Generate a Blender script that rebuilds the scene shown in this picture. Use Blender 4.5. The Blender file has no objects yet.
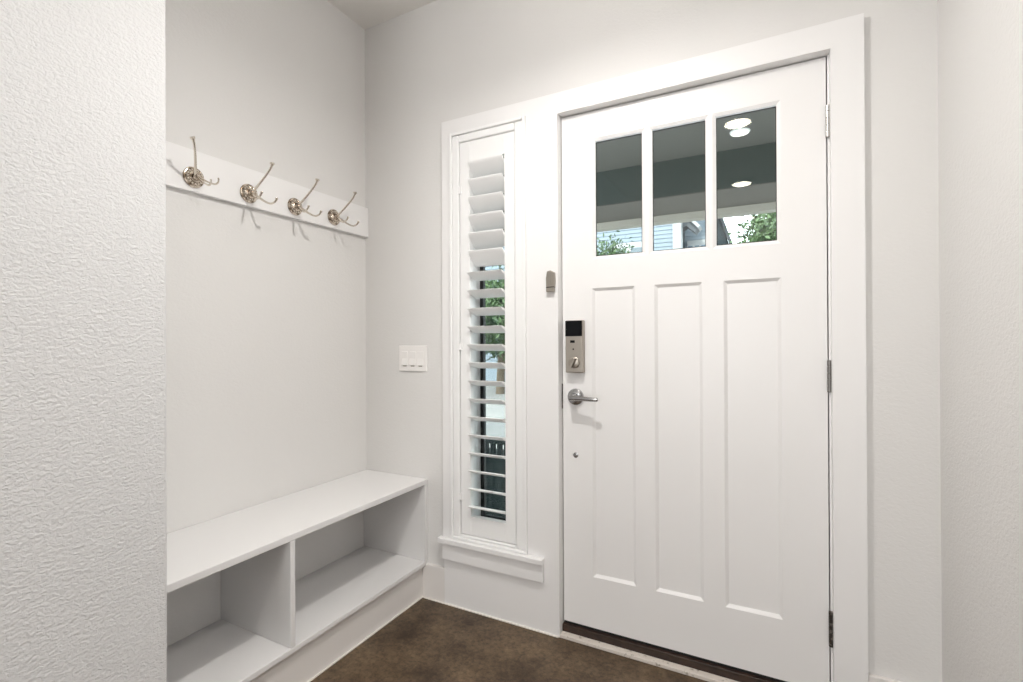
import bpy, bmesh, math, random
from mathutils import Vector, Matrix
random.seed(7)
sc = bpy.context.scene
COL = sc.collection

# ------------------------------------------------------------------ camera
F_PX, YAW, PIT, ROL, CAM_H = 486.7076, math.radians(27.555), math.radians(0.1664), math.radians(-0.2627), 1.1728
Fw = Vector((-math.sin(YAW)*math.cos(PIT), math.cos(YAW)*math.cos(PIT), math.sin(PIT)))
Rt = Vector((math.cos(YAW), math.sin(YAW), 0.0))
Up = Rt.cross(Fw)
cr, sr = math.cos(ROL), math.sin(ROL)
R2 = Rt*cr + Up*sr
U2 = Up*cr - Rt*sr
cd = bpy.data.cameras.new('camera')
cam = bpy.data.objects.new('camera', cd); COL.objects.link(cam)
M = Matrix((R2, U2, -Fw)).transposed().to_4x4()
M.translation = Vector((0, 0, CAM_H))
cam.matrix_world = M
cd.sensor_width = 36.0
cd.lens = F_PX*36.0/1023.0
cd.clip_start = 0.02
sc.camera = cam

# ------------------------------------------------------------------ exposure, sky, sun
sc.view_settings.view_transform = 'Standard'
sc.view_settings.look = 'None'
sc.view_settings.gamma = 1.0
sc.view_settings.use_curve_mapping = False
sc.view_settings.exposure = -0.07
w = bpy.data.worlds.new('sky'); sc.world = w; w.use_nodes = True
bg = w.node_tree.nodes['Background']
bg.inputs['Color'].default_value = (0.86, 0.94, 1.0, 1)
bg.inputs['Strength'].default_value = 5.5
sd = bpy.data.lights.new('sun', 'SUN'); sd.energy = 5.0; sd.angle = math.radians(3); sd.color = (1.0, 0.96, 0.9)
so = bpy.data.objects.new('sun', sd); COL.objects.link(so)
so.location = (0, -6, 12)
so.rotation_euler = (Vector((0.25, 0.72, -0.9))).to_track_quat('-Z', 'Y').to_euler()

CEIL_W = [14.0, 3.0, 10.0, 10.0]          # watts of the round ceiling lights
# added fill lamps, unseen: far end of hall and right of living area
for nm, loc, rot, sx, sy, en in (('hall_fill', (-0.45, -4.58, 1.25), (90, 0, 0), 1.5, 2.2, 58),
                                 ('living_room_fill', (3.97, -1.6, 1.35), (90, 0, 90), 3.4, 2.2, 14)):
    al = bpy.data.lights.new(nm, 'AREA'); al.shape = 'RECTANGLE'; al.size = sx; al.size_y = sy; al.energy = en; al.color = (0.98, 0.99, 1.0)
    ao = bpy.data.objects.new(nm, al); COL.objects.link(ao)
    ao.location = loc; ao.rotation_euler = [math.radians(q) for q in rot]
LIGHTS = [(0.64, 0.38), (-0.168, -0.115), (-0.20, -1.60), (-0.2, -3.1)]
PENDANT_W = 9.0        # watts of the pendant bulb over the entry
PENDANT_DOWN_W = 14.0  # watts sent straight down by its reflector
PEND = (-0.52, 0.98, 2.385)
BULB_R = 0.032

# ------------------------------------------------------------------ key dimensions (metres)
D = 1.822       # door wall plane
DC = 1.802      # casing face
DD = 1.842      # door face
XL, XR, H = -1.7718, 0.4471, 2.7445
NX, NY = -1.33, 0.685   # face and end of the near left wall
YB = -4.6
BX, BZ = -1.392, 0.542

# ------------------------------------------------------------------ materials
def mat(name, color, rough=0.5, metal=0.0, spec=0.5, bump=None, var=None, coat=0.0):
    m = bpy.data.materials.new(name); m.use_nodes = True
    nt = m.node_tree; b = nt.nodes['Principled BSDF']
    b.inputs['Base Color'].default_value = (*color, 1)
    b.inputs['Roughness'].default_value = rough
    b.inputs['Metallic'].default_value = metal
    b.inputs['Specular IOR Level'].default_value = spec
    b.inputs['Coat Weight'].default_value = coat
    tc = nt.nodes.new('ShaderNodeTexCoord')
    if bump:
        scale, strength, dist, stretch, detail = bump
        mp = nt.nodes.new('ShaderNodeMapping'); mp.inputs['Scale'].default_value = stretch
        nt.links.new(tc.outputs['Object'], mp.inputs['Vector'])
        n = nt.nodes.new('ShaderNodeTexNoise'); n.inputs['Scale'].default_value = scale; n.inputs['Detail'].default_value = detail
        n.inputs['Distortion'].default_value = 0.6
        nt.links.new(mp.outputs['Vector'], n.inputs['Vector'])
        bp = nt.nodes.new('ShaderNodeBump'); bp.inputs['Strength'].default_value = strength; bp.inputs['Distance'].default_value = dist
        nt.links.new(n.outputs['Fac'], bp.inputs['Height'])
        nt.links.new(bp.outputs['Normal'], b.inputs['Normal'])
    if var:
        scale, c2, lo, hi = var
        n = nt.nodes.new('ShaderNodeTexNoise'); n.inputs['Scale'].default_value = scale; n.inputs['Detail'].default_value = 6
        nt.links.new(tc.outputs['Object'], n.inputs['Vector'])
        r = nt.nodes.new('ShaderNodeValToRGB')
        r.color_ramp.elements[0].position = lo; r.color_ramp.elements[0].color = (*color, 1)
        r.color_ramp.elements[1].position = hi; r.color_ramp.elements[1].color = (*c2, 1)
        nt.links.new(n.outputs['Fac'], r.inputs['Fac'])
        nt.links.new(r.outputs['Color'], b.inputs['Base Color'])
    return m

WALLC = (0.775, 0.765, 0.75)
m_wall = mat('painted_drywall', WALLC, 0.75, spec=0.3, bump=(85, 0.45, 0.0018, (1, 1, 1.4), 4))
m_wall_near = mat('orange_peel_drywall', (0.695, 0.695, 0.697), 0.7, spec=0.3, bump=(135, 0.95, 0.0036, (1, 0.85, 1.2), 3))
m_wall_r = mat('lightly_textured_drywall', WALLC, 0.7, spec=0.3, bump=(105, 0.6, 0.0028, (1, 0.85, 1.25), 3))
m_ceil = mat('ceiling_paint', (0.84, 0.82, 0.79), 0.85, spec=0.2, bump=(90, 0.2, 0.001, (1, 1, 1), 3))
m_trim = mat('white_trim_paint', (0.88, 0.872, 0.868), 0.38, spec=0.45)
m_door = mat('white_door_paint', (0.875, 0.866, 0.86), 0.34, spec=0.5, bump=(30, 0.05, 0.0006, (1, 1, 0.2), 4))
m_bench = mat('white_bench_paint', (0.80, 0.792, 0.788), 0.4, spec=0.45)
m_base = mat('baseboard_paint', (0.80, 0.77, 0.745), 0.42, spec=0.45)
m_caulk = mat('white_caulk', (0.9, 0.86, 0.8), 0.5)
m_shut = mat('shutter_white', (0.92, 0.92, 0.915), 0.35, spec=0.5)
m_plastic = mat('switch_plastic', (0.9, 0.88, 0.86), 0.3)
m_dark = mat('black_rubber', (0.012, 0.010, 0.010), 0.6)
m_gap = mat('dark_weatherstrip', (0.02, 0.017, 0.015), 0.7)
m_thr = mat('brown_threshold', (0.022, 0.012, 0.008), 0.45, var=(30, (0.05, 0.027, 0.017), 0.35, 0.7))
m_strip = mat('scuffed_white_strip', (0.72, 0.66, 0.60), 0.6, var=(60, (0.32, 0.27, 0.22), 0.58, 0.72))
m_nick = mat('satin_nickel', (0.40, 0.365, 0.32), 0.36, 1.0)
m_poln = mat('polished_nickel', (0.74, 0.68, 0.60), 0.16, 1.0)
m_antq = mat('antiqued_nickel', (0.68, 0.60, 0.51), 0.22, 1.0, bump=(120, 0.5, 0.002, (1, 1, 1), 2), var=(85, (0.20, 0.15, 0.11), 0.46, 0.60))
m_chrome = mat('brushed_chrome', (0.42, 0.42, 0.42), 0.24, 1.0)
m_hinge = mat('steel_hinge', (0.55, 0.54, 0.52), 0.35, 1.0)
m_dull = mat('dull_steel_hinge', (0.28, 0.27, 0.26), 0.45, 1.0)
m_grime = mat('grimy_steel_hinge', (0.05, 0.042, 0.036), 0.6, 0.6, var=(90, (0.28, 0.25, 0.22), 0.5, 0.68))
m_black = mat('black_gloss_plastic', (0.003, 0.003, 0.004), 0.3, spec=0.15)
m_sash = mat('dark_bronze_sash', (0.012, 0.013, 0.013), 0.5)
m_jamb = mat('white_vinyl_jamb', (0.9, 0.9, 0.9), 0.4)
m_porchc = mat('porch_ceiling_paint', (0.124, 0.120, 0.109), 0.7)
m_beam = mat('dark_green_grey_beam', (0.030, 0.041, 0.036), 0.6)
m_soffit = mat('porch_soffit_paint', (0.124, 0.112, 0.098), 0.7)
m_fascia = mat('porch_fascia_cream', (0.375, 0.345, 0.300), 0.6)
m_conc = mat('pale_concrete', (0.188, 0.188, 0.180), 0.9, var=(1.5, (0.161, 0.161, 0.158), 0.35, 0.65))
m_deck = mat('porch_floor_grey', (0.5, 0.5, 0.48), 0.8)
m_side = mat('pale_blue_siding', (0.165, 0.206, 0.244), 0.6)
m_side2 = mat('grey_blue_siding', (0.041, 0.060, 0.068), 0.6)
m_white_ext = mat('white_exterior_trim', (0.338, 0.345, 0.352), 0.6)
m_roof = mat('grey_shingle', (0.09, 0.10, 0.11), 0.9)
m_winglass = mat('dark_house_window', (0.10, 0.15, 0.20), 0.1)
m_leaf = mat('green_leaf', (0.012, 0.038, 0.009), 0.5, var=(2.5, (0.083, 0.143, 0.045), 0.38, 0.66))
m_bark = mat('bark', (0.10, 0.075, 0.05), 0.9)
m_bench_ext = mat('dark_green_bench_paint', (0.002, 0.009, 0.010), 0.6, spec=0.1)

def glass_mat(name, tint):
    m = bpy.data.materials.new(name); m.use_nodes = True
    nt = m.node_tree; nt.nodes.clear()
    out = nt.nodes.new('ShaderNodeOutputMaterial'); mix = nt.nodes.new('ShaderNodeMixShader')
    fr = nt.nodes.new('ShaderNodeFresnel'); fr.inputs['IOR'].default_value = 1.5
    tr = nt.nodes.new('ShaderNodeBsdfTransparent'); tr.inputs['Color'].default_value = (*tint, 1)
    gl = nt.nodes.new('ShaderNodeBsdfGlossy'); gl.inputs['Roughness'].default_value = 0.0
    nt.links.new(fr.outputs['Fac'], mix.inputs['Fac']); nt.links.new(tr.outputs['BSDF'], mix.inputs[1])
    nt.links.new(gl.outputs['BSDF'], mix.inputs[2]); nt.links.new(mix.outputs['Shader'], out.inputs['Surface'])
    return m
m_glass = glass_mat('clear_glass', (0.95, 0.98, 0.96))

def emis(name, color, strength):
    m = bpy.data.materials.new(name); m.use_nodes = True
    nt = m.node_tree; b = nt.nodes['Principled BSDF']
    b.inputs['Base Color'].default_value = (0.9, 0.9, 0.9, 1)
    b.inputs['Emission Color'].default_value = (*color, 1); b.inputs['Emission Strength'].default_value = strength
    return m

def floor_material():
    m = bpy.data.materials.new('stained_concrete'); m.use_nodes = True
    nt = m.node_tree; b = nt.nodes['Principled BSDF']; L = nt.links.new
    tc = nt.nodes.new('ShaderNodeTexCoord')
    n1 = nt.nodes.new('ShaderNodeTexNoise'); n1.inputs['Scale'].default_value = 5.5; n1.inputs['Detail'].default_value = 8; n1.inputs['Roughness'].default_value = 0.65
    n2 = nt.nodes.new('ShaderNodeTexNoise'); n2.inputs['Scale'].default_value = 70; n2.inputs['Detail'].default_value = 5; n2.inputs['Roughness'].default_value = 0.7
    L(tc.outputs['Object'], n1.inputs['Vector']); L(tc.outputs['Object'], n2.inputs['Vector'])
    r1 = nt.nodes.new('ShaderNodeValToRGB')
    e = r1.color_ramp.elements
    e[0].position = 0.33; e[0].color = (0.050, 0.031, 0.018, 1)
    e[1].position = 0.70; e[1].color = (0.190, 0.132, 0.080, 1)
    L(n1.outputs['Fac'], r1.inputs['Fac'])
    r2 = nt.nodes.new('ShaderNodeValToRGB')
    e = r2.color_ramp.elements
    e[0].position = 0.36; e[0].color = (0.50, 0.49, 0.47, 1)
    e[1].position = 0.64; e[1].color = (1.22, 1.17, 1.10, 1)
    L(n2.outputs['Fac'], r2.inputs['Fac'])
    mx = nt.nodes.new('ShaderNodeMix'); mx.data_type = 'RGBA'; mx.blend_type = 'MULTIPLY'; mx.inputs[0].default_value = 1.0
    L(r1.outputs['Color'], mx.inputs[6]); L(r2.outputs['Color'], mx.inputs[7]); L(mx.outputs[2], b.inputs['Base Color'])
    b.inputs['Roughness'].default_value = 0.42; b.inputs['Specular IOR Level'].default_value = 0.4
    bp = nt.nodes.new('ShaderNodeBump'); bp.inputs['Strength'].default_value = 0.2; bp.inputs['Distance'].default_value = 0.001
    L(n2.outputs['Fac'], bp.inputs['Height']); L(bp.outputs['Normal'], b.inputs['Normal'])
    return m
m_floor = floor_material()

# ------------------------------------------------------------------ helpers
def box(bm, x0, x1, y0, y1, z0, z1):
    v = [bm.verts.new((x, y, z)) for x in (x0, x1) for y in (y0, y1) for z in (z0, z1)]
    for f in ((0, 1, 3, 2), (4, 6, 7, 5), (0, 4, 5, 1), (2, 3, 7, 6), (0, 2, 6, 4), (1, 5, 7, 3)):
        bm.faces.new([v[i] for i in f])
    return bm

def prism(bm, pts, axis, a, b):
    """extrude a 2-D outline along an axis (0: pts are (y,z); 1: (x,z); 2: (x,y))"""
    def P(p, t):
        return {0: (t, p[0], p[1]), 1: (p[0], t, p[1]), 2: (p[0], p[1], t)}[axis]
    A = [bm.verts.new(P(p, a)) for p in pts]; B = [bm.verts.new(P(p, b)) for p in pts]
    bm.faces.new(A); bm.faces.new(B[::-1])
    n = len(pts)
    for i in range(n):
        bm.faces.new((A[i], B[i], B[(i+1) % n], A[(i+1) % n]))
    return bm

def lathe(bm, prof, axis, origin, n=32, phase=0.0):
    """prof: list of (distance along axis, radius)"""
    ax = {'x': 0, 'y': 1, 'z': 2}[axis[-1]]; sg = -1 if axis[0] == '-' else 1
    rings = []
    for t, r in prof:
        ring = []
        for k in range(n):
            a = 2*math.pi*k/n + phase
            p = [0, 0, 0]; p[ax] = sg*t; p[(ax+1) % 3] = r*math.cos(a); p[(ax+2) % 3] = r*math.sin(a)
            ring.append(bm.verts.new(Vector(p)+Vector(origin)))
        rings.append(ring)
    for a, b in zip(rings, rings[1:]):
        for k in range(n):
            bm.faces.new((a[k], a[(k+1) % n], b[(k+1) % n], b[k]))
    bm.faces.new(rings[0][::-1]); bm.faces.new(rings[-1])
    return bm

def tube(bm, pts, radii, n=12):
    pts = [Vector(p) for p in pts]
    rings = []; up = Vector((0.1, 0.2, 1)).normalized()
    for i, p in enumerate(pts):
        t = (pts[min(i+1, len(pts)-1)] - pts[max(i-1, 0)]).normalized()
        a = t.cross(up)
        if a.length < 0.05: a = t.cross(Vector((0, 1, 0)))
        a.normalize(); b = t.cross(a).normalized()
        if i and (a - pa).length > (a + pa).length: a, b = -a, -b
        pa = a
        r = radii[i] if hasattr(radii, '__len__') else radii
        rings.append([bm.verts.new(p + a*r*math.cos(2*math.pi*k/n) + b*r*math.sin(2*math.pi*k/n)) for k in range(n)])
    for q, s in zip(rings, rings[1:]):
        for k in range(n):
            bm.faces.new((q[k], q[(k+1) % n], s[(k+1) % n], s[k]))
    bm.faces.new(rings[0][::-1]); bm.faces.new(rings[-1])
    return bm

def smooth_path(ctrl, k=6):
    """Catmull-Rom through (point, radius) pairs"""
    P = [Vector(c[0]) for c in ctrl]; Rr = [c[1] for c in ctrl]
    out, rad = [], []
    for i in range(len(P)-1):
        p0, p1, p2, p3 = P[max(i-1, 0)], P[i], P[i+1], P[min(i+2, len(P)-1)]
        for j in range(k):
            t = j/k
            out.append(0.5*((2*p1)+(p2-p0)*t+(2*p0-5*p1+4*p2-p3)*t*t+(3*p1-p0-3*p2+p3)*t**3))
            rad.append(Rr[i]*(1-t)+Rr[i+1]*t)
    out.append(P[-1]); rad.append(Rr[-1])
    return out, rad

WM = {}
def thing(name, label, cat, loc=(0, 0, 0), group=None, kind=None):
    o = bpy.data.objects.new(name, None); COL.objects.link(o); o.location = loc; o.empty_display_size = 0.1
    o['label'] = label
    if cat: o['category'] = cat
    if group: o['group'] = group
    if kind: o['kind'] = kind
    WM[o.name] = Vector(loc)
    return o

def obj(name, bm, m, parent=None, smooth=False, bevel=0.0, label=None, cat=None, group=None, kind=None, seg=2, rn=True):
    if rn: bmesh.ops.recalc_face_normals(bm, faces=bm.faces)
    me = bpy.data.meshes.new(name); bm.to_mesh(me); bm.free()
    off = WM.get(parent.name, Vector((0, 0, 0))) if parent else Vector((0, 0, 0))
    o = bpy.data.objects.new(name, me); COL.objects.link(o)
    if parent:
        me.transform(Matrix.Translation(-off)); o.parent = parent
        WM[o.name] = off
    else:
        # put the origin at the middle of the base
        xs = [v.co for v in me.vertices]
        c = Vector(((min(v.x for v in xs)+max(v.x for v in xs))/2, (min(v.y for v in xs)+max(v.y for v in xs))/2, min(v.z for v in xs)))
        me.transform(Matrix.Translation(-c)); o.location = c; WM[o.name] = c
    me.materials.append(m)
    if smooth:
        me.shade_smooth()
        try: me.set_sharp_from_angle(angle=math.radians(38))
        except Exception: pass
    if bevel:
        b = o.modifiers.new('bevel', 'BEVEL'); b.width = bevel; b.segments = seg; b.limit_method = 'ANGLE'
    if label: o['label'] = label
    if cat: o['category'] = cat
    if group: o['group'] = group
    if kind: o['kind'] = kind
    return o

def S(name, bm, m, label, cat, bevel=0.0, **k):
    return obj(name, bm, m, None, bevel=bevel, label=label, cat=cat, kind='structure', **k)

def NB(): return bmesh.new()

def plate(x0, x1, z0, z1, yf, yb, holes, recesses=()):
    """wall or door slab facing -Y. holes: (x0,x1,z0,z1,bevel,bevel_depth); recesses: (x0,x1,z0,z1,bevel,depth)"""
    bm = NB()
    xs = {x0, x1}; zs = {z0, z1}
    for h in list(holes)+list(recesses):
        xs |= {h[0], h[1]}; zs |= {h[2], h[3]}
    xs = sorted(x for x in xs if x0 <= x <= x1); zs = sorted(z for z in zs if z0 <= z <= z1)
    def inside(cx, cz, h): return h[0] < cx < h[1] and h[2] < cz < h[3]
    cache = {}
    def V(x, y, z):
        k = (round(x, 6), round(y, 6), round(z, 6))
        if k not in cache: cache[k] = bm.verts.new(k)
        return cache[k]
    def Q(*p): bm.faces.new([V(*q) for q in p])
    solid = {}
    for i in range(len(xs)-1):
        for j in range(len(zs)-1):
            cx, cz = (xs[i]+xs[i+1])/2, (zs[j]+zs[j+1])/2
            hole = any(inside(cx, cz, h) for h in holes); rec = any(inside(cx, cz, h) for h in recesses)
            solid[i, j] = not hole
            a, b, c, d = xs[i], xs[i+1], zs[j], zs[j+1]
            if not hole:
                if not rec: Q((a, yf, c), (b, yf, c), (b, yf, d), (a, yf, d))
                Q((a, yb, c), (a, yb, d), (b, yb, d), (b, yb, c))
    for j in range(len(zs)-1):
        for i, x in ((0, xs[0]), (len(xs)-2, xs[-1])):
            if solid[i, j]: Q((x, yf, zs[j]), (x, yb, zs[j]), (x, yb, zs[j+1]), (x, yf, zs[j+1]))
    for i in range(len(xs)-1):
        for j, z in ((0, zs[0]), (len(zs)-2, zs[-1])):
            if solid[i, j]: Q((xs[i], yf, z), (xs[i+1], yf, z), (xs[i+1], yb, z), (xs[i], yb, z))
    for h in holes:
        a, b, c, d = h[:4]; bv, dp = h[4:]
        ym = yf+dp
        A = [(a, yf, c), (b, yf, c), (b, yf, d), (a, yf, d)]
        B = [(a+bv, ym, c+bv), (b-bv, ym, c+bv), (b-bv, ym, d-bv), (a+bv, ym, d-bv)]
        o_ = 0.010
        C = [(a+bv-o_, yb, c+bv-o_), (b-bv+o_, yb, c+bv-o_), (b-bv+o_, yb, d-bv+o_), (a+bv-o_, yb, d-bv+o_)] if bv else [(x, yb, z) for x, _, z in A]
        E_ = [(a, yb, c), (b, yb, c), (b, yb, d), (a, yb, d)]
        for k in range(4):
            if c <= z0 and k == 0: continue
            l = (k+1) % 4
            if bv:
                Q(A[k], A[l], B[l], B[k]); Q(B[k], B[l], C[l], C[k]); Q(C[k], C[l], E_[l], E_[k])
            else:
                Q(A[k], A[l], C[l], C[k])
    for h in recesses:
        a, b, c, d, bv, dp = h
        A = [(a, yf, c), (b, yf, c), (b, yf, d), (a, yf, d)]
        y2 = yf+dp
        B = [(a+bv, y2, c+bv), (b-bv, y2, c+bv), (b-bv, y2, d-bv), (a+bv, y2, d-bv)]
        for k in range(4):
            l = (k+1) % 4
            Q(A[k], A[l], B[l], B[k])
        Q(*B)
    return bm

# ------------------------------------------------------------------ room shell
S('floor', box(NB(), -3.2, 4.1, YB, D+0.16, -0.15, 0.0), m_floor, 'mottled brown stained concrete floor in front of the door', 'floor')
S('ceiling', box(NB(), -3.2, 4.1, YB-0.12, D+0.16, H, H+0.15), m_ceil, 'plain pale ceiling above the corner of the bench nook', 'ceiling')
WIN = (-1.235, -0.885, 0.325, 2.092)
S('wall_front', plate(-1.95, XR, 0.0, H, D, D+0.16, [(WIN[0], WIN[1], WIN[2], WIN[3], 0, 0), (-0.76, 0.21, 0.0, 2.105, 0, 0)]), m_wall,
  'off-white painted wall holding the front door and the shuttered window', 'wall')
S('wall_left', box(NB(), -1.95, XL, NY, D, 0.0, H), m_wall, 'light greige back wall of the bench nook behind the hook rail', 'wall')
S('wall_near_left', box(NB(), -1.95, NX, YB, NY, 0.0, H), m_wall_near, 'textured white wall in the left foreground', 'wall', bevel=0.012, seg=4)
S('wall_right', box(NB(), XR, XR+0.12, 0.55, D+0.16, 0.0, H), m_wall_r, 'textured off-white wall at the right edge', 'wall')
S('wall_living_front', box(NB(), XR+0.12, 4.1, 0.55, 0.67, 0.0, H), m_wall, 'plain wall of the living area beyond the end of the right wall', 'wall')
S('wall_living_right', box(NB(), 4.0, 4.1, YB, 0.55, 0.0, H), m_wall, 'plain outer wall of the living area', 'wall')
S('wall_back', box(NB(), -1.95, 4.1, YB-0.12, YB, 0.0, H), m_wall, 'plain off-white wall behind the viewpoint', 'wall')

# unseen frames added around the two fill lamps, hall end and living area
def frame_on_wall(name, label, axis, at, c, hw, z0, z1):
    bm = NB(); t_ = 0.06
    for a0, a1, b0, b1 in ((c-hw-t_, c-hw, z0-t_, z1+t_), (c+hw, c+hw+t_, z0-t_, z1+t_), (c-hw, c+hw, z0-t_, z0), (c-hw, c+hw, z1, z1+t_)):
        if axis == 1: box(bm, a0, a1, at, at+0.03, b0, b1)
        else: box(bm, at-0.03, at, a0, a1, b0, b1)
    S(name, bm, m_trim, label, 'window')
frame_on_wall('hall_fill_frame', 'tall white frame added around the fill lamp at the far end of the hall', 1, YB, -0.45, 0.75, 0.15, 2.35)
frame_on_wall('living_fill_frame', 'wide white frame added around the fill lamp on the outer wall of the living area', 0, 4.0, -1.6, 1.7, 0.25, 2.45)

# baseboards
bm = box(NB(), -1.412, -1.286, DC+0.002, D, 0.0, 0.155)
S('baseboard_front', bm, m_base, 'short white baseboard on the front wall between the bench and the window apron', 'baseboard', bevel=0.003)
S('baseboard_front', box(NB(), 0.2705, XR-0.016, DC+0.004, D, 0.0, 0.16), m_base, 'short white baseboard on the front wall right of the door casing', 'baseboard', bevel=0.003)
S('baseboard_right', box(NB(), XR-0.015, XR, 0.55, D, 0.0, 0.16), m_base, 'white baseboard along the right wall', 'baseboard', bevel=0.003)
S('baseboard_near_left', box(NB(), NX, NX+0.015, YB, NY, 0.0, 0.16), m_base, 'white baseboard along the textured foreground wall', 'baseboard', bevel=0.003)
bm = NB(); box(bm, -1.410, -0.735, DC-0.005, DC, 0.0, 0.005)
S('trim_1', bm, m_caulk, 'thin white caulk bead between the floor and the panel under the window', 'trim')
bm = NB(); box(bm, -1.410, -1.405, NY, DC-0.005, 0.0, 0.005)
S('trim_2', bm, m_caulk, 'thin white caulk bead along the foot of the bench', 'trim')

# casing around window and door, one flat painted surround
CT = 2.167
bm = NB()
box(bm, -1.292, -1.246, DC, D, 0.278, CT)            # left window leg
box(bm, -1.246, -0.869, DC, D, 2.103, CT)            # window head
box(bm, -0.869, -0.731, DC, D, 0.0, CT)              # board between window and door
box(bm, -0.731, 0.184, DC, D, 2.084, CT)             # door head
box(bm, 0.184, 0.270, DC, D, 0.0, CT)                # right door leg
box(bm, -1.286, -0.869, DC, D, 0.0, 0.278)           # panel below the window
S('trim_3', bm, m_trim, 'wide flat white casing that frames both the door and the window', 'casing')
# door frame lining
bm = NB()
box(bm, -0.76, -0.731, D, D+0.16, 0.0, 2.105)
box(bm, 0.184, 0.21, D, D+0.16, 0.0, 2.105)
box(bm, -0.731, 0.184, D, D+0.16, 2.084, 2.105)
box(bm, -0.731, -0.715, DD+0.056, D+0.16, 0.03, 2.084)
box(bm, 0.168, 0.184, DD+0.056, D+0.16, 0.03, 2.084)
box(bm, 0.1788, 0.184, DD-0.001, DD+0.056, 0.0, 2.084)
box(bm, -0.715, 0.168, DD+0.056, D+0.16, 2.068, 2.084)
S('trim_4', bm, m_trim, 'white jamb lining the door opening', 'door frame')
bm = NB()
box(bm, -0.7308, -0.712, DD+0.046, DD+0.0555, 0.03, 2.0838)
box(bm, 0.165, 0.1786, DD+0.046, DD+0.0555, 0.03, 2.0838)
box(bm, -0.712, 0.165, DD+0.046, DD+0.0555, 2.065, 2.0838)
S('trim_5', bm, m_gap, 'dark weatherstrip in the narrow gap around the door', 'weatherstrip')
S('trim_6', box(NB(), -0.731, 0.184, 1.832, D+0.17, 0.0, 0.040), m_thr, 'dark brown threshold under the front door', 'threshold', bevel=0.002)
S('trim_7', box(NB(), -0.7305, 0.1835, DC-0.001, 1.8315, 0.0, 0.013), m_strip, 'scuffed pale strip on the floor in front of the threshold', 'threshold', bevel=0.002)

# ------------------------------------------------------------------ window: jamb, sash, glass
bm = NB()
y0, y1 = 1.862, 1.982
box(bm, WIN[0], WIN[0]+0.055, y0, y1, WIN[2], WIN[3]); box(bm, WIN[1]-0.028, WIN[1], y0, y1, WIN[2], WIN[3])
box(bm, WIN[0]+0.055, WIN[1]-0.028, y0, y1, WIN[2], WIN[2]+0.03); box(bm, WIN[0]+0.055, WIN[1]-0.028, y0, y1, WIN[3]-0.03, WIN[3])
wf = thing('window_1', 'narrow tall sidelight window behind the white louvered shutter', 'window', (-1.06, 1.94, WIN[2]), kind='structure')
obj('jamb', bm, m_jamb, wf)
bm = NB(); a, b, c, d = WIN[0]+0.055, WIN[1]-0.028, WIN[2]+0.03, WIN[3]-0.03
s = 0.018
for q in ((a, a+s, c, d), (b-s, b, c, d), (a+s, b-s, c, c+s), (a+s, b-s, d-s, d)):
    box(bm, q[0], q[1], 1.945, 1.965, q[2], q[3])
obj('sash', bm, m_sash, wf, label='dark bronze sash edge')
obj('glass_pane', box(NB(), a+s, b-s, 1.953, 1.957, c+s, d-s), m_glass, wf)

# window stool and apron
S('trim_8', box(NB(), -1.304, -0.794, 1.772, DC, 0.282, 0.304), m_trim, 'white window stool ledge under the shutter', 'window sill', bevel=0.003)
S('trim_9', box(NB(), -1.286, -0.795, 1.786, DC, 0.207, 0.2815), m_trim, 'white apron board beneath the window stool', 'apron', bevel=0.002)

# ------------------------------------------------------------------ plantation shutter
sh = thing('plantation_shutter', 'tall narrow white plantation shutter over the sidelight window left of the door', 'shutter', (-1.06, 1.80, 0.304))
bm = NB()
def ring(bm, x0, x1, z0, z1, wdt, y0, y1):
    box(bm, x0, x0+wdt, y0, y1, z0, z1); box(bm, x1-wdt, x1, y0, y1, z0, z1)
    box(bm, x0+wdt, x1-wdt, y0, y1, z0, z0+wdt); box(bm, x0+wdt, x1-wdt, y0, y1, z1-wdt, z1)
FX0, FX1, FZ0, FZ1 = -1.2455, -0.8695, 0.3045, 2.1025
ring(bm, FX0, FX1, FZ0, FZ1, 0.013, 1.790, 1.830)
obj('outer_frame', bm, m_shut, sh, bevel=0.004, seg=3)
bm = NB()
box(bm, FX0+0.013, FX0+0.047, 1.797, 1.830, FZ0+0.013, FZ1-0.013); box(bm, FX1-0.052, FX1-0.013, 1.797, 1.830, FZ0+0.013, FZ1-0.013)
box(bm, FX0+0.047, FX1-0.052, 1.797, 1.830, FZ0+0.013, FZ0+0.025); box(bm, FX0+0.047, FX1-0.052, 1.797, 1.830, FZ1-0.046, FZ1-0.013)
# moulded step cut into the flat frame
obj('inner_frame', bm, m_shut, sh, bevel=0.006, seg=3)
PX0, PX1, PZ0, PZ1 = FX0+0.0505, FX1-0.0550, 0.332, 2.054
SY0, SY1 = 1.803, 1.831
LX0, LX1 = -1.143, -0.974
obj('stile', box(NB(), PX0, LX0-0.0015, SY0, SY1, PZ0, PZ1), m_shut, sh, bevel=0.002)
obj('stile', box(NB(), LX1+0.0015, PX1, SY0, SY1, PZ0, PZ1), m_shut, sh, bevel=0.002)
obj('top_rail', box(NB(), LX0-0.0015, LX1+0.0015, SY0, SY1, 1.968, PZ1), m_shut, sh, bevel=0.001)
obj('bottom_rail', box(NB(), LX0-0.0015, LX1+0.0015, SY0, SY1, PZ0, 0.412), m_shut, sh, bevel=0.001)
NL = 20; z_lo, z_hi = 0.412, 1.968; pitch = (z_hi-z_lo)/NL
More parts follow.
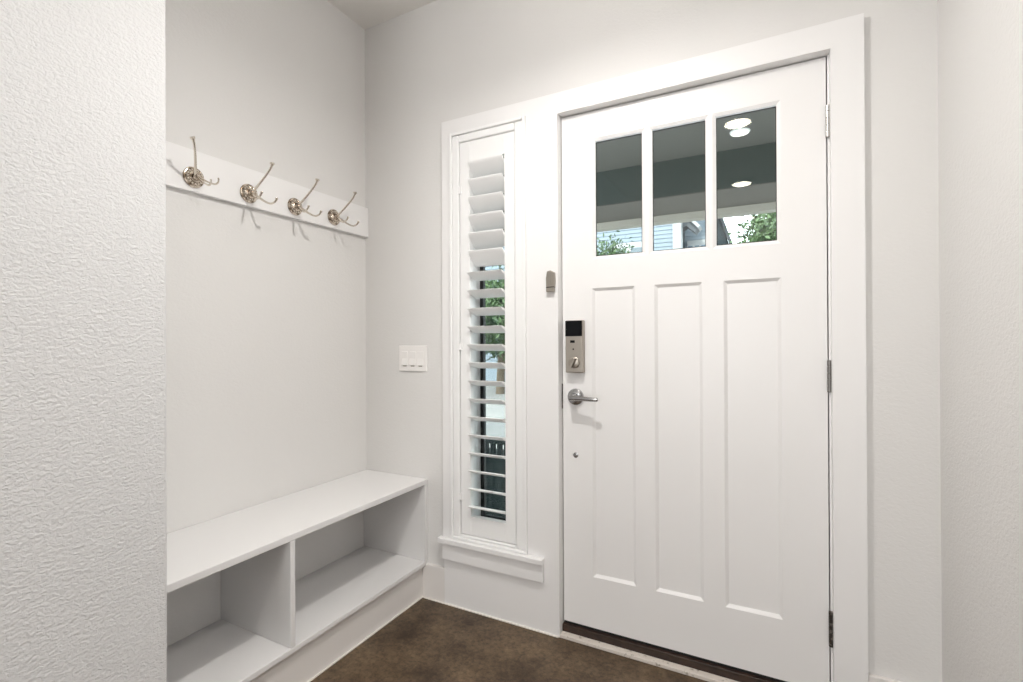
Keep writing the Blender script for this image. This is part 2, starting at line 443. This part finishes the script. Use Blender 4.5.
for k in range(NL):
    zc = z_lo+pitch*(k+0.5)
    top = k >= NL-6
    ang = math.radians(-46 if top else -18.5)     # outer edge tips down
    hw, th = 0.0445, 0.0058
    pts = []
    for q in range(24):
        t = 2*math.pi*q/24
        ex, ez = hw*math.cos(t), th*math.sin(t)*(1 if abs(math.cos(t)) < 0.97 else 0.9)
        pts.append((1.817+ex*math.cos(ang)-ez*math.sin(ang), zc+ex*math.sin(ang)+ez*math.cos(ang)))
    obj('louver', prism(NB(), pts, 0, LX0, LX1), m_shut, sh, smooth=True)
for z in (1.83, 1.14, 0.48):
    bm = NB(); lathe(bm, [(0, 0.004), (0.03, 0.004)], 'z', (PX0-0.002, 1.799, z), 12)
    box(bm, PX0-0.002, PX0+0.010, 1.7995, 1.8028, z, z+0.03)
    obj('hinge', bm, m_shut, sh, smooth=True)

# ------------------------------------------------------------------ front door
DX0, DX1, DZ0, DZ1 = -0.7272, 0.1752, 0.0514, 2.0800
dr = thing('door_1', 'white front door with three glass lights above three recessed panels', 'door', (-0.276, 1.864, DZ0), kind='structure')
G = [(-0.588, -0.408), (-0.369, -0.185), (-0.150, 0.036)]
GZ0, GZ1 = 1.509, 1.957
bv = 0.012
holes = [(a-bv, b+bv, GZ0-bv, GZ1+bv+0.004, bv, 0.006) for a, b in G]
P_ = [(-0.604, -0.436), (-0.364, -0.198), (-0.128, 0.047)]
rec = [(a, b, 0.251, 1.384, 0.011, 0.009) for a, b in P_]
obj('door_slab', plate(DX0, DX1, DZ0, DZ1, DD, DD+0.044, holes, rec), m_door, dr)
for a, b in G:
    bm = NB(); ring(bm, a-0.0005, b+0.0005, GZ0-0.0005, GZ1+0.0005, 0.0030, DD+0.0075, DD+0.0095)
    obj('glazing_bead', bm, m_gap, dr)
    gp = obj('glass_pane', box(NB(), a, b, DD+0.010, DD+0.014, GZ0, GZ1), m_glass, dr)
bm = box(NB(), DX0+0.002, DX1-0.002, DD+0.003, DD+0.041, 0.0412, 0.0512)
obj('door_sweep', bm, m_dark, dr, label='black rubber sweep along the bottom edge')
for z0, z1, mm, lb in ((1.820, 1.922, m_hinge, 'bright steel upper hinge'), (1.010, 1.112, m_dull, 'dull steel middle hinge'), (0.205, 0.316, m_grime, 'grimy blackened lower hinge')):
    bm = NB(); n = 5; hh = (z1-z0)/n
    for k in range(n):
        lathe(bm, [(0, 0.0052), (0.0008, 0.0062), (hh-0.0014, 0.0062), (hh-0.0006, 0.0052)], 'z', (0.1792, DD-0.0075, z0+k*hh), 16)
    obj('hinge', bm, mm, dr, smooth=True, label=lb)
# deadbolt
db = obj('deadbolt', box(NB(), -0.7045, -0.6325, DD-0.030, DD, 1.052, 1.259), m_nick, dr, bevel=0.004, seg=3, label='satin nickel electronic deadbolt housing with black top')
obj('keypad_cover', box(NB(), -0.7043, -0.6345, DD-0.0318, DD-0.0300, 1.196, 1.2565), m_black, db, bevel=0.0008, label='glossy black cover over the battery end')
bm = NB(); box(bm, -0.684, -0.665, DD-0.0308, DD-0.0298, 1.170, 1.180)
obj('indicator_slot', bm, m_black, db, label='small black slot')
bm = NB(); lathe(bm, [(0, 0.0032), (0.001, 0.0032)], '-y', (-0.671, DD-0.0298, 1.145), 16)
obj('button', bm, m_black, db, smooth=True, label='tiny black button')
bm = NB(); lathe(bm, [(0, 0.023), (0.003, 0.023), (0.005, 0.020)], '-y', (-0.668, DD-0.030, 1.092), 32)
tt = obj('thumb_turn', bm, m_nick, db, smooth=True)
bm = NB(); box(bm, -0.0045, 0.0045, -0.016, 0.0, -0.019, 0.019)
bmesh.ops.rotate(bm, verts=bm.verts, cent=(0, 0, 0), matrix=Matrix.Rotation(math.radians(22), 3, 'Y'))
bmesh.ops.translate(bm, verts=bm.verts, vec=(-0.668, DD-0.0345, 1.092))
obj('thumb_grip', bm, m_nick, db, bevel=0.002)
# lever handle
bm = NB(); lathe(bm, [(0, 0.0325), (0.004, 0.0330), (0.010, 0.0315), (0.013, 0.026), (0.015, 0.016), (0.030, 0.0125), (0.044, 0.0125)], '-y', (-0.672, DD, 0.955), 40)
lv = obj('lever_handle', bm, m_chrome, dr, smooth=True, label='brushed chrome lever handle on a round rose')
pts, rad = smooth_path([((-0.680, DD-0.048, 0.955), 0.0105), ((-0.660, DD-0.050, 0.955), 0.0105), ((-0.625, DD-0.053, 0.9545), 0.0088), ((-0.590, DD-0.055, 0.9535), 0.0080), ((-0.570, DD-0.053, 0.953), 0.0078), ((-0.566, DD-0.052, 0.953), 0.0050)])
obj('lever', tube(NB(), pts, rad, 16), m_chrome, lv, smooth=True)
bm = NB(); lathe(bm, [(0, 0.0035), (0.002, 0.0030)], '-y', (-0.672, DD-0.044, 0.955), 16)
obj('turn_button', bm, m_chrome, lv, smooth=True)
bm = NB(); lathe(bm, [(0, 0.0105), (0.0015, 0.0105), (0.0025, 0.005), (0.0028, 0.001)], '-y', (-0.674, DD, 0.722), 24)
obj('screw_cap', bm, m_chrome, dr, smooth=True, label='small round metal cap below the lever')
bm = NB(); box(bm, -0.7308, -0.7276, DD-0.004, DD+0.03, 0.905, 1.005)
S('trim_10', bm, m_grime, 'narrow dark strike plate in the left door jamb beside the lever', 'strike plate')

# swing guard on the casing
sg_ = thing('door_guard', 'small ribbed nickel door guard on the casing left of the door', 'door guard', (-0.757, DC, 1.372))
bm = NB()
prism(bm, [(-0.776, 1.392), (-0.741, 1.392), (-0.739, 1.415), (-0.741, 1.450), (-0.757, 1.459), (-0.772, 1.456), (-0.777, 1.428)], 1, DC-0.016, DC)
body = obj('body', bm, m_nick, sg_, bevel=0.002)
for x in (-0.768, -0.758, -0.748):
    obj('rib', box(NB(), x-0.002, x+0.002, DC-0.0185, DC-0.016, 1.400, 1.450), m_nick, sg_, bevel=0.0008)
obj('groove', box(NB(), -0.7755, -0.7415, DC-0.0175, DC, 1.3905, 1.3935), m_black, sg_, label='thin dark groove')
obj('latch', box(NB(), -0.775, -0.742, DC-0.020, DC, 1.373, 1.3905), m_nick, sg_, bevel=0.003, label='dark lower latch band')

# ------------------------------------------------------------------ light switch
sw = thing('light_switch', 'white three-gang rocker switch plate on the wall right of the bench nook', 'light switch', (-1.4725, D, 1.039))
obj('cover_plate', plate(-1.555, -1.390, 1.039, 1.160, D-0.0065, D, []), m_plastic, sw, bevel=0.003, seg=3)
for i in range(3):
    xc = -1.4725+(i-1)*0.046
    bm = prism(NB(), [(D-0.0066, 1.066), (D-0.0125, 1.068), (D-0.0072, 1.100), (D-0.0085, 1.132), (D-0.0066, 1.133)], 0, xc-0.0165, xc+0.0165)
    rk = obj('rocker', bm, m_plastic, sw)
    obj('indicator', box(NB(), xc-0.010, xc+0.010, D-0.0082, D-0.0064, 1.0615, 1.0655), m_nick, rk, label='small grey slot')

# ------------------------------------------------------------------ hook rail and hooks
obj('hook_rail', box(NB(), XL, XL+0.0198, NY+0.001, D-0.0008, 1.6995, 1.8445), m_trim, None, bevel=0.0015,
    label='long flat white board on the nook wall carrying the coat hooks', cat='hook rail')
def make_hook():
    root = thing('coat_hook', '', 'coat hook', (0, 0, 0), group='ornate nickel coat hooks on the white rail')
    bm = NB()
    lathe(bm, [(0.0, 0.0347), (0.003, 0.0358), (0.006, 0.0341), (0.0075, 0.0303), (0.007, 0.0281), (0.0095, 0.0259), (0.014, 0.0204), (0.017, 0.0143), (0.0165, 0.0127), (0.021, 0.0116), (0.027, 0.0099), (0.031, 0.0055), (0.032, 0.0013)], 'x', (0, 0, 0), 40)
    ro = obj('rosette', bm, m_antq, root, smooth=True)
    bm = NB()
    for k in range(16):
        a = 2*math.pi*k/16
        bmesh.ops.create_icosphere(bm, subdivisions=2, radius=0.0042, matrix=Matrix.Translation((0.0115, 0.0238*math.cos(a), 0.0238*math.sin(a))))
    obj('beaded_ring', bm, m_poln, ro, smooth=True)
    p, r = smooth_path([((0.020, 0, 0.004), 0.0065), ((0.036, 0, 0.012), 0.0050), ((0.064, 0, 0.032), 0.0043), ((0.098, 0, 0.060), 0.0039), ((0.116, 0, 0.078), 0.0038), ((0.123, 0, 0.090), 0.0044), ((0.124, 0, 0.095), 0.0078), ((0.124, 0, 0.099), 0.0084)])
    obj('upper_arm', tube(NB(), p, r, 12), m_poln, root, smooth=True)
    for s_ in (-1, 1):
        p, r = smooth_path([((0.020, s_*0.003, -0.004), 0.0060), ((0.042, s_*0.009, -0.014), 0.0048), ((0.070, s_*0.018, -0.032), 0.0040), ((0.095, s_*0.026, -0.043), 0.0037), ((0.114, s_*0.030, -0.040), 0.0036), ((0.123, s_*0.031, -0.031), 0.0038), ((0.125, s_*0.031, -0.026), 0.0050), ((0.125, s_*0.031, -0.024), 0.0046)])
        obj('lower_arm', tube(NB(), p, r, 12), m_poln, root, smooth=True)
    return root
def copy_thing(o):
    c = o.copy(); COL.objects.link(c)
    for ch in [x for x in bpy.data.objects if x.parent == o]:
        d = ch.copy(); COL.objects.link(d); d.parent = c
        for g in [x for x in bpy.data.objects if x.parent == ch]:
            e = g.copy(); COL.objects.link(e); e.parent = d
    return c
proto = make_hook()
HOOKS = [(0.983, 1.7485, 24, 'leftmost coat hook, twisted on the rail so its upper arm leans left'),
         (1.186, 1.7470, -6, 'second coat hook from the left on the white rail'),
         (1.392, 1.7475, -6, 'third coat hook from the left on the white rail'),
         (1.600, 1.7500, -6, 'rightmost coat hook, closest to the front wall corner')]
hk = [proto]+[copy_thing(proto) for _ in range(3)]
for o, (y, z, a, lb) in zip(hk, HOOKS):
    o.location = (XL+0.020, y, z); o.rotation_euler = (math.radians(a), 0, 0); o['label'] = lb
for ch in [x for x in bpy.data.objects if x.parent == proto and 'arm' in x.name]:
    if 'lower' in ch.name: ch.scale = (0.86, 0.45, 0.85)
    else: ch.rotation_euler = (0, 0, math.radians(-13)); ch.scale = (1.0, 1.0, 1.12)       # the loose arms of the first hook swing towards the room

# ------------------------------------------------------------------ bench
be = thing('entry_bench', 'white built-in bench with two open cubbies in the nook', 'bench', (-1.58, 1.25, 0.0))
YN = NY+0.001
obj('bench_top', box(NB(), XL+0.001, BX, YN, D-0.001, 0.519, BZ), m_bench, be, bevel=0.0025)
obj('side_panel', box(NB(), XL+0.001, BX-0.0005, D-0.021, D-0.001, 0.1665, 0.5185), m_bench, be, bevel=0.0015)
obj('side_panel', box(NB(), XL+0.001, BX-0.0005, YN, YN+0.020, 0.1665, 0.5185), m_bench, be, bevel=0.0015)
obj('divider', box(NB(), XL+0.001, BX-0.0005, 1.086, 1.105, 0.1665, 0.5185), m_bench, be, bevel=0.0015)
obj('lower_shelf', box(NB(), XL+0.001, BX, YN, D-0.001, 0.147, 0.166), m_bench, be, bevel=0.002)
obj('toe_kick', box(NB(), XL+0.001, -1.412, YN, D-0.001, 0.0, 0.1465), m_base, be)

# ------------------------------------------------------------------ round ceiling lights
m_glow = emis('ceiling_light_glow', (1.0, 0.90, 0.76), 22.0)
LB = ['round flush ceiling light just past the end of the right wall', 'round flush ceiling light mirrored high in the right door pane', 'round flush ceiling light mirrored lower in the right door pane', 'round flush ceiling light at the far back of the hall']
for (x, y), lb, watts in zip(LIGHTS, LB, CEIL_W):
    t = thing('ceiling_light', lb, 'ceiling light', (x, y, H-0.02), group='round flush ceiling lights')
    bm = NB(); lathe(bm, [(0, 0.100), (0.014, 0.104), (0.0195, 0.104)], 'z', (x, y, H-0.020), 48)
    obj('trim_ring', bm, m_trim, t, smooth=True)
    bm = NB(); lathe(bm, [(0, 0.080), (0.003, 0.086)], 'z', (x, y, H-0.0235), 48)
    obj('diffuser', bm, m_glow, t, smooth=True)
    ld = bpy.data.lights.new('ceiling_lamp', 'AREA'); ld.shape = 'DISK'; ld.size = 0.09; ld.energy = watts; ld.spread = math.radians(150); ld.color = (1.0, 0.975, 0.945)
    lo = bpy.data.objects.new('ceiling_lamp', ld); COL.objects.link(lo); lo.location = (0, 0, -0.008); lo.parent = t

# pendant with a bare frosted bulb over the entry, just above the frame
t = thing('entry_pendant', 'small pendant with a frosted round bulb hanging over the entry', 'pendant light', (PEND[0], PEND[1], H))
bm = NB(); lathe(bm, [(0, 0.062), (0.012, 0.065), (0.0195, 0.060)], 'z', (PEND[0], PEND[1], H-0.020), 40); obj('canopy', bm, m_nick, t, smooth=True)
bm = NB(); lathe(bm, [(0, 0.005), (H-0.020-PEND[2]-0.085, 0.005)], 'z', (PEND[0], PEND[1], PEND[2]+0.085), 16); obj('stem', bm, m_nick, t, smooth=True)
bm = NB(); lathe(bm, [(0.0, 0.016), (0.040, 0.018), (0.046, 0.010)], 'z', (PEND[0], PEND[1], PEND[2]+0.041), 24); obj('socket', bm, m_nick, t, smooth=True)
bm = NB(); bmesh.ops.create_icosphere(bm, subdivisions=3, radius=BULB_R, matrix=Matrix.Translation(PEND)); obj('bulb', bm, emis('pendant_bulb_glow', (1.0, 0.97, 0.935), PENDANT_W/(4*math.pi**2*BULB_R**2)), t, smooth=True)
ld = bpy.data.lights.new('pendant_lamp', 'AREA'); ld.shape = 'DISK'; ld.size = 0.05; ld.energy = PENDANT_DOWN_W; ld.color = (1.0, 0.97, 0.935)
lo = bpy.data.objects.new('pendant_lamp', ld); COL.objects.link(lo); lo.location = (0, 0, PEND[2]-0.036-H); lo.parent = t

# ------------------------------------------------------------------ porch
S('porch_floor', box(NB(), -5.0, 3.2, D+0.18, 5.1, -0.20, -0.04), m_deck, 'grey porch floor outside the door', 'porch floor')
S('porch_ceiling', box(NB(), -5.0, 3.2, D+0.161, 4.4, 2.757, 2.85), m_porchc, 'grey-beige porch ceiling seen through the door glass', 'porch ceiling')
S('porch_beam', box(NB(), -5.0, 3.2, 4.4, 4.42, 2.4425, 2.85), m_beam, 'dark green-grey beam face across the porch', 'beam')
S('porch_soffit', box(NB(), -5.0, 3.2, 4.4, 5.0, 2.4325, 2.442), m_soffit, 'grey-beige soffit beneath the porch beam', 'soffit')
S('porch_fascia', box(NB(), -5.0, 3.2, 5.0, 5.12, 2.366, 2.9), m_fascia, 'cream fascia board at the outer edge of the porch', 'fascia')
for x in (-4.6, 2.8):
    S('porch_post', box(NB(), x, x+0.15, 4.7, 4.85, -0.04, 2.432), m_fascia, 'cream post at the %s end of the porch' % ('left' if x < 0 else 'right'), 'post', bevel=0.01)
S('house_roof', prism(NB(), [(-4.8, 4.2), (5.3, 2.92), (5.3, 3.0), (-4.8, 4.4)], 0, -5.2, 3.4), m_roof, 'roof over the porch and entry', 'roof')

# porch ceiling light
t = thing('porch_light', 'small round flush light on the grey porch ceiling', 'porch light', (-0.163, 3.87, 2.745))
bm = NB(); lathe(bm, [(0, 0.066), (0.010, 0.072)], 'z', (-0.163, 4.06, 2.747), 32); obj('trim_ring', bm, m_trim, t, smooth=True)
bm = NB(); lathe(bm, [(0, 0.058), (0.002, 0.062)], 'z', (-0.163, 4.06, 2.7448), 32); obj('diffuser', bm, emis('porch_light_glow', (1.0, 0.93, 0.82), 1.6), t, smooth=True)

# dark green slatted porch bench outside the window
pb = thing('porch_bench', 'dark green slatted bench seen through the lowest louvers', 'bench', (-1.7, 2.7, -0.04))
px0, px1, py = -2.05, -1.15, 2.62
obj('back_panel', box(NB(), px0, px1, py, py+0.03, 0.0, 0.46), m_bench_ext, pb)
obj('top_rail', box(NB(), px0, px1, py-0.005, py+0.035, 0.545, 0.580), m_bench_ext, pb, bevel=0.008)
k = 0; x = px0
while x < px1-0.03:
    obj('slat', box(NB(), x, x+0.030, py+0.004, py+0.026, 0.46, 0.545), m_bench_ext, pb); x += 0.0480
obj('seat', box(NB(), px0, px1, py+0.03, py+0.48, 0.36, 0.40), m_bench_ext, pb, bevel=0.005)
for x in (px0, px1-0.05):
    for y in (py, py+0.43):
        obj('leg', box(NB(), x, x+0.05, y+0.001, y+0.05, -0.04, 0.36 if y > py else 0.0), m_bench_ext, pb)

# ------------------------------------------------------------------ beyond the porch
S('ground', box(NB(), -60, 60, 5.1, 90, -0.35, -0.20), m_conc, 'pale concrete drive beyond the porch', 'ground')

def siding(x0, x1, z0, z1, y, step=0.115, lap=0.016, depth=0.25):
    bm = NB(); pts = []
    z = z0
    while z < z1-1e-4:
        z2 = min(z+step, z1)
        pts += [(y-lap, z), (y, z2)]
        z = z2
    pts += [(y+depth, z1), (y+depth, z0)]
    n = len(pts)
    A = [bm.verts.new((x0, p[0], p[1])) for p in pts]; B = [bm.verts.new((x1, p[0], p[1])) for p in pts]
    for i in range(n): bm.faces.new((A[i], B[i], B[(i+1) % n], A[(i+1) % n]))
    return bm
hs = thing('neighbour_house', 'pale blue lap-sided house with white corner trim across the drive', 'house', (-5, 14, -0.2))
obj('front_siding', siding(-11.0, -2.25, -0.2, 6.4, 14.0), m_side, hs)
obj('corner_board', box(NB(), -2.25, -2.04, 13.93, 14.3, -0.2, 6.4), m_white_ext, hs)
obj('wing_siding', siding(-2.10, -1.29, -0.2, 6.4, 15.2), m_side, hs)
wn = obj('window', box(NB(), -3.92, -3.02, 13.93, 14.02, 2.35, 4.02), m_white_ext, hs)
for cx in (-3.70, -3.24):
    for cz in (2.6, 3.05, 3.5):
        obj('pane', box(NB(), cx-0.16, cx+0.16, 13.92, 13.935, cz, cz+0.36), mat('sky_tinted_pane', (0.12, 0.15, 0.17), 0.15), wn)
wn2 = obj('window', box(NB(), -2.03, -1.48, 15.12, 15.2, 2.7, 4.14), m_white_ext, hs)
for cx in (-1.94, -1.76, -1.58):
    obj('pane', box(NB(), cx-0.06, cx+0.06, 15.11, 15.125, 3.82, 3.98), m_winglass, wn2)
bm = NB(); prism(bm, [(-2.12, 4.52), (-2.02, 4.72), (-1.63, 4.32), (-1.72, 4.20), (-1.95, 4.42), (-2.12, 4.30)], 1, 14.3, 14.75)
obj('eave_bracket', bm, m_roof, hs, label='dark gabled eave at the corner of the house')
bm = NB(); prism(bm, [(-2.02, 4.74), (-1.97, 4.79), (-1.57, 4.36), (-1.63, 4.30)], 1, 14.2, 14.75)
obj('eave_trim', bm, m_white_ext, hs)
obj('roof', prism(NB(), [(13.5, 6.4), (20, 9.5), (20, 6.4)], 0, -11.4, -1.0), m_roof, hs)
h2 = thing('garage', 'grey-blue sided building with a sloping roof between the house and the tree', 'garage', (-2.0, 18, -0.2))
bm = NB(); prism(bm, [(-4.0, -0.2), (-0.96, -0.2), (-0.96, 4.1), (-1.36, 5.35), (-4.0, 5.35)], 1, 18.0, 22.0)
obj('wall', bm, m_side2, h2)
bm = NB(); prism(bm, [(-0.98, 4.18), (-1.36, 5.4), (-4.0, 5.45), (-4.0, 5.55), (-1.30, 5.5), (-0.85, 4.15)], 1, 17.9, 22.1)
obj('roof', bm, m_roof, h2)

def tree(name, label, cat, c, rx, ry, rz, nleaf, size, trunk_r, seed, group=None):
    rnd = random.Random(seed)
    t = thing(name, label, cat, (c[0], c[1], -0.2), group=group)
    bm = NB()
    clumps = []
    for _ in range(26):
        while True:
            p = Vector((rnd.uniform(-1, 1), rnd.uniform(-1, 1), rnd.uniform(-1, 1)))
            if p.length < 1: break
        clumps.append(p)
    for i in range(nleaf):
        q = rnd.choice(clumps)
        p = q*0.8+Vector((rnd.gauss(0, 1), rnd.gauss(0, 1), rnd.gauss(0, 1)))*0.17
        P = Vector((c[0]+p.x*rx, c[1]+p.y*ry, c[2]+p.z*rz))
        a = Vector((rnd.gauss(0, 1), rnd.gauss(0, 1), rnd.gauss(0, 1))).normalized()
        b = a.orthogonal().normalized(); b.rotate(Matrix.Rotation(rnd.uniform(0, 6.28), 3, a))
        n = a.cross(b); L_ = size*rnd.uniform(0.7, 1.4); W_ = L_*0.42
        vs = [bm.verts.new(P+a*L_), bm.verts.new(P+b*W_+n*0.1*L_), bm.verts.new(P-a*L_), bm.verts.new(P-b*W_+n*0.1*L_)]
        bm.faces.new(vs)
    obj('foliage', bm, m_leaf, t, rn=False, kind='stuff')
    pts, rad = smooth_path([((c[0], c[1], -0.2), trunk_r), ((c[0]+0.05, c[1], c[2]*0.5), trunk_r*0.8), ((c[0], c[1]+0.05, c[2]+rz*0.3), trunk_r*0.4)])
    bm = tube(NB(), pts, rad, 10)
    for _ in range(6):
        e = rnd.choice(clumps)
        tube(bm, [(c[0]+0.03, c[1], c[2]*0.6), (c[0]+e.x*rx*0.4, c[1]+e.y*ry*0.4, c[2]-rz*0.3), (c[0]+e.x*rx*0.7, c[1]+e.y*ry*0.7, c[2]+e.z*rz*0.6)], [trunk_r*0.4, trunk_r*0.25, trunk_r*0.1], 6)
    obj('trunk', bm, m_bark, t, smooth=True)
tree('leafy_tree', 'leafy green tree at the right of the door glass', 'tree', (0.50, 12.0, 3.05), 1.45, 1.3, 1.35, 15000, 0.060, 0.11, 3)
tree('leafy_tree', 'small green tree in the bottom left corner of the door glass', 'tree', (-3.25, 10.0, 2.30), 0.85, 0.8, 1.15, 7500, 0.052, 0.07, 5)
tree('leafy_tree', 'broad green tree seen between the middle louvers of the shutter', 'tree', (-6.3, 11.4, 2.15), 1.7, 1.2, 1.45, 9000, 0.07, 0.12, 9)
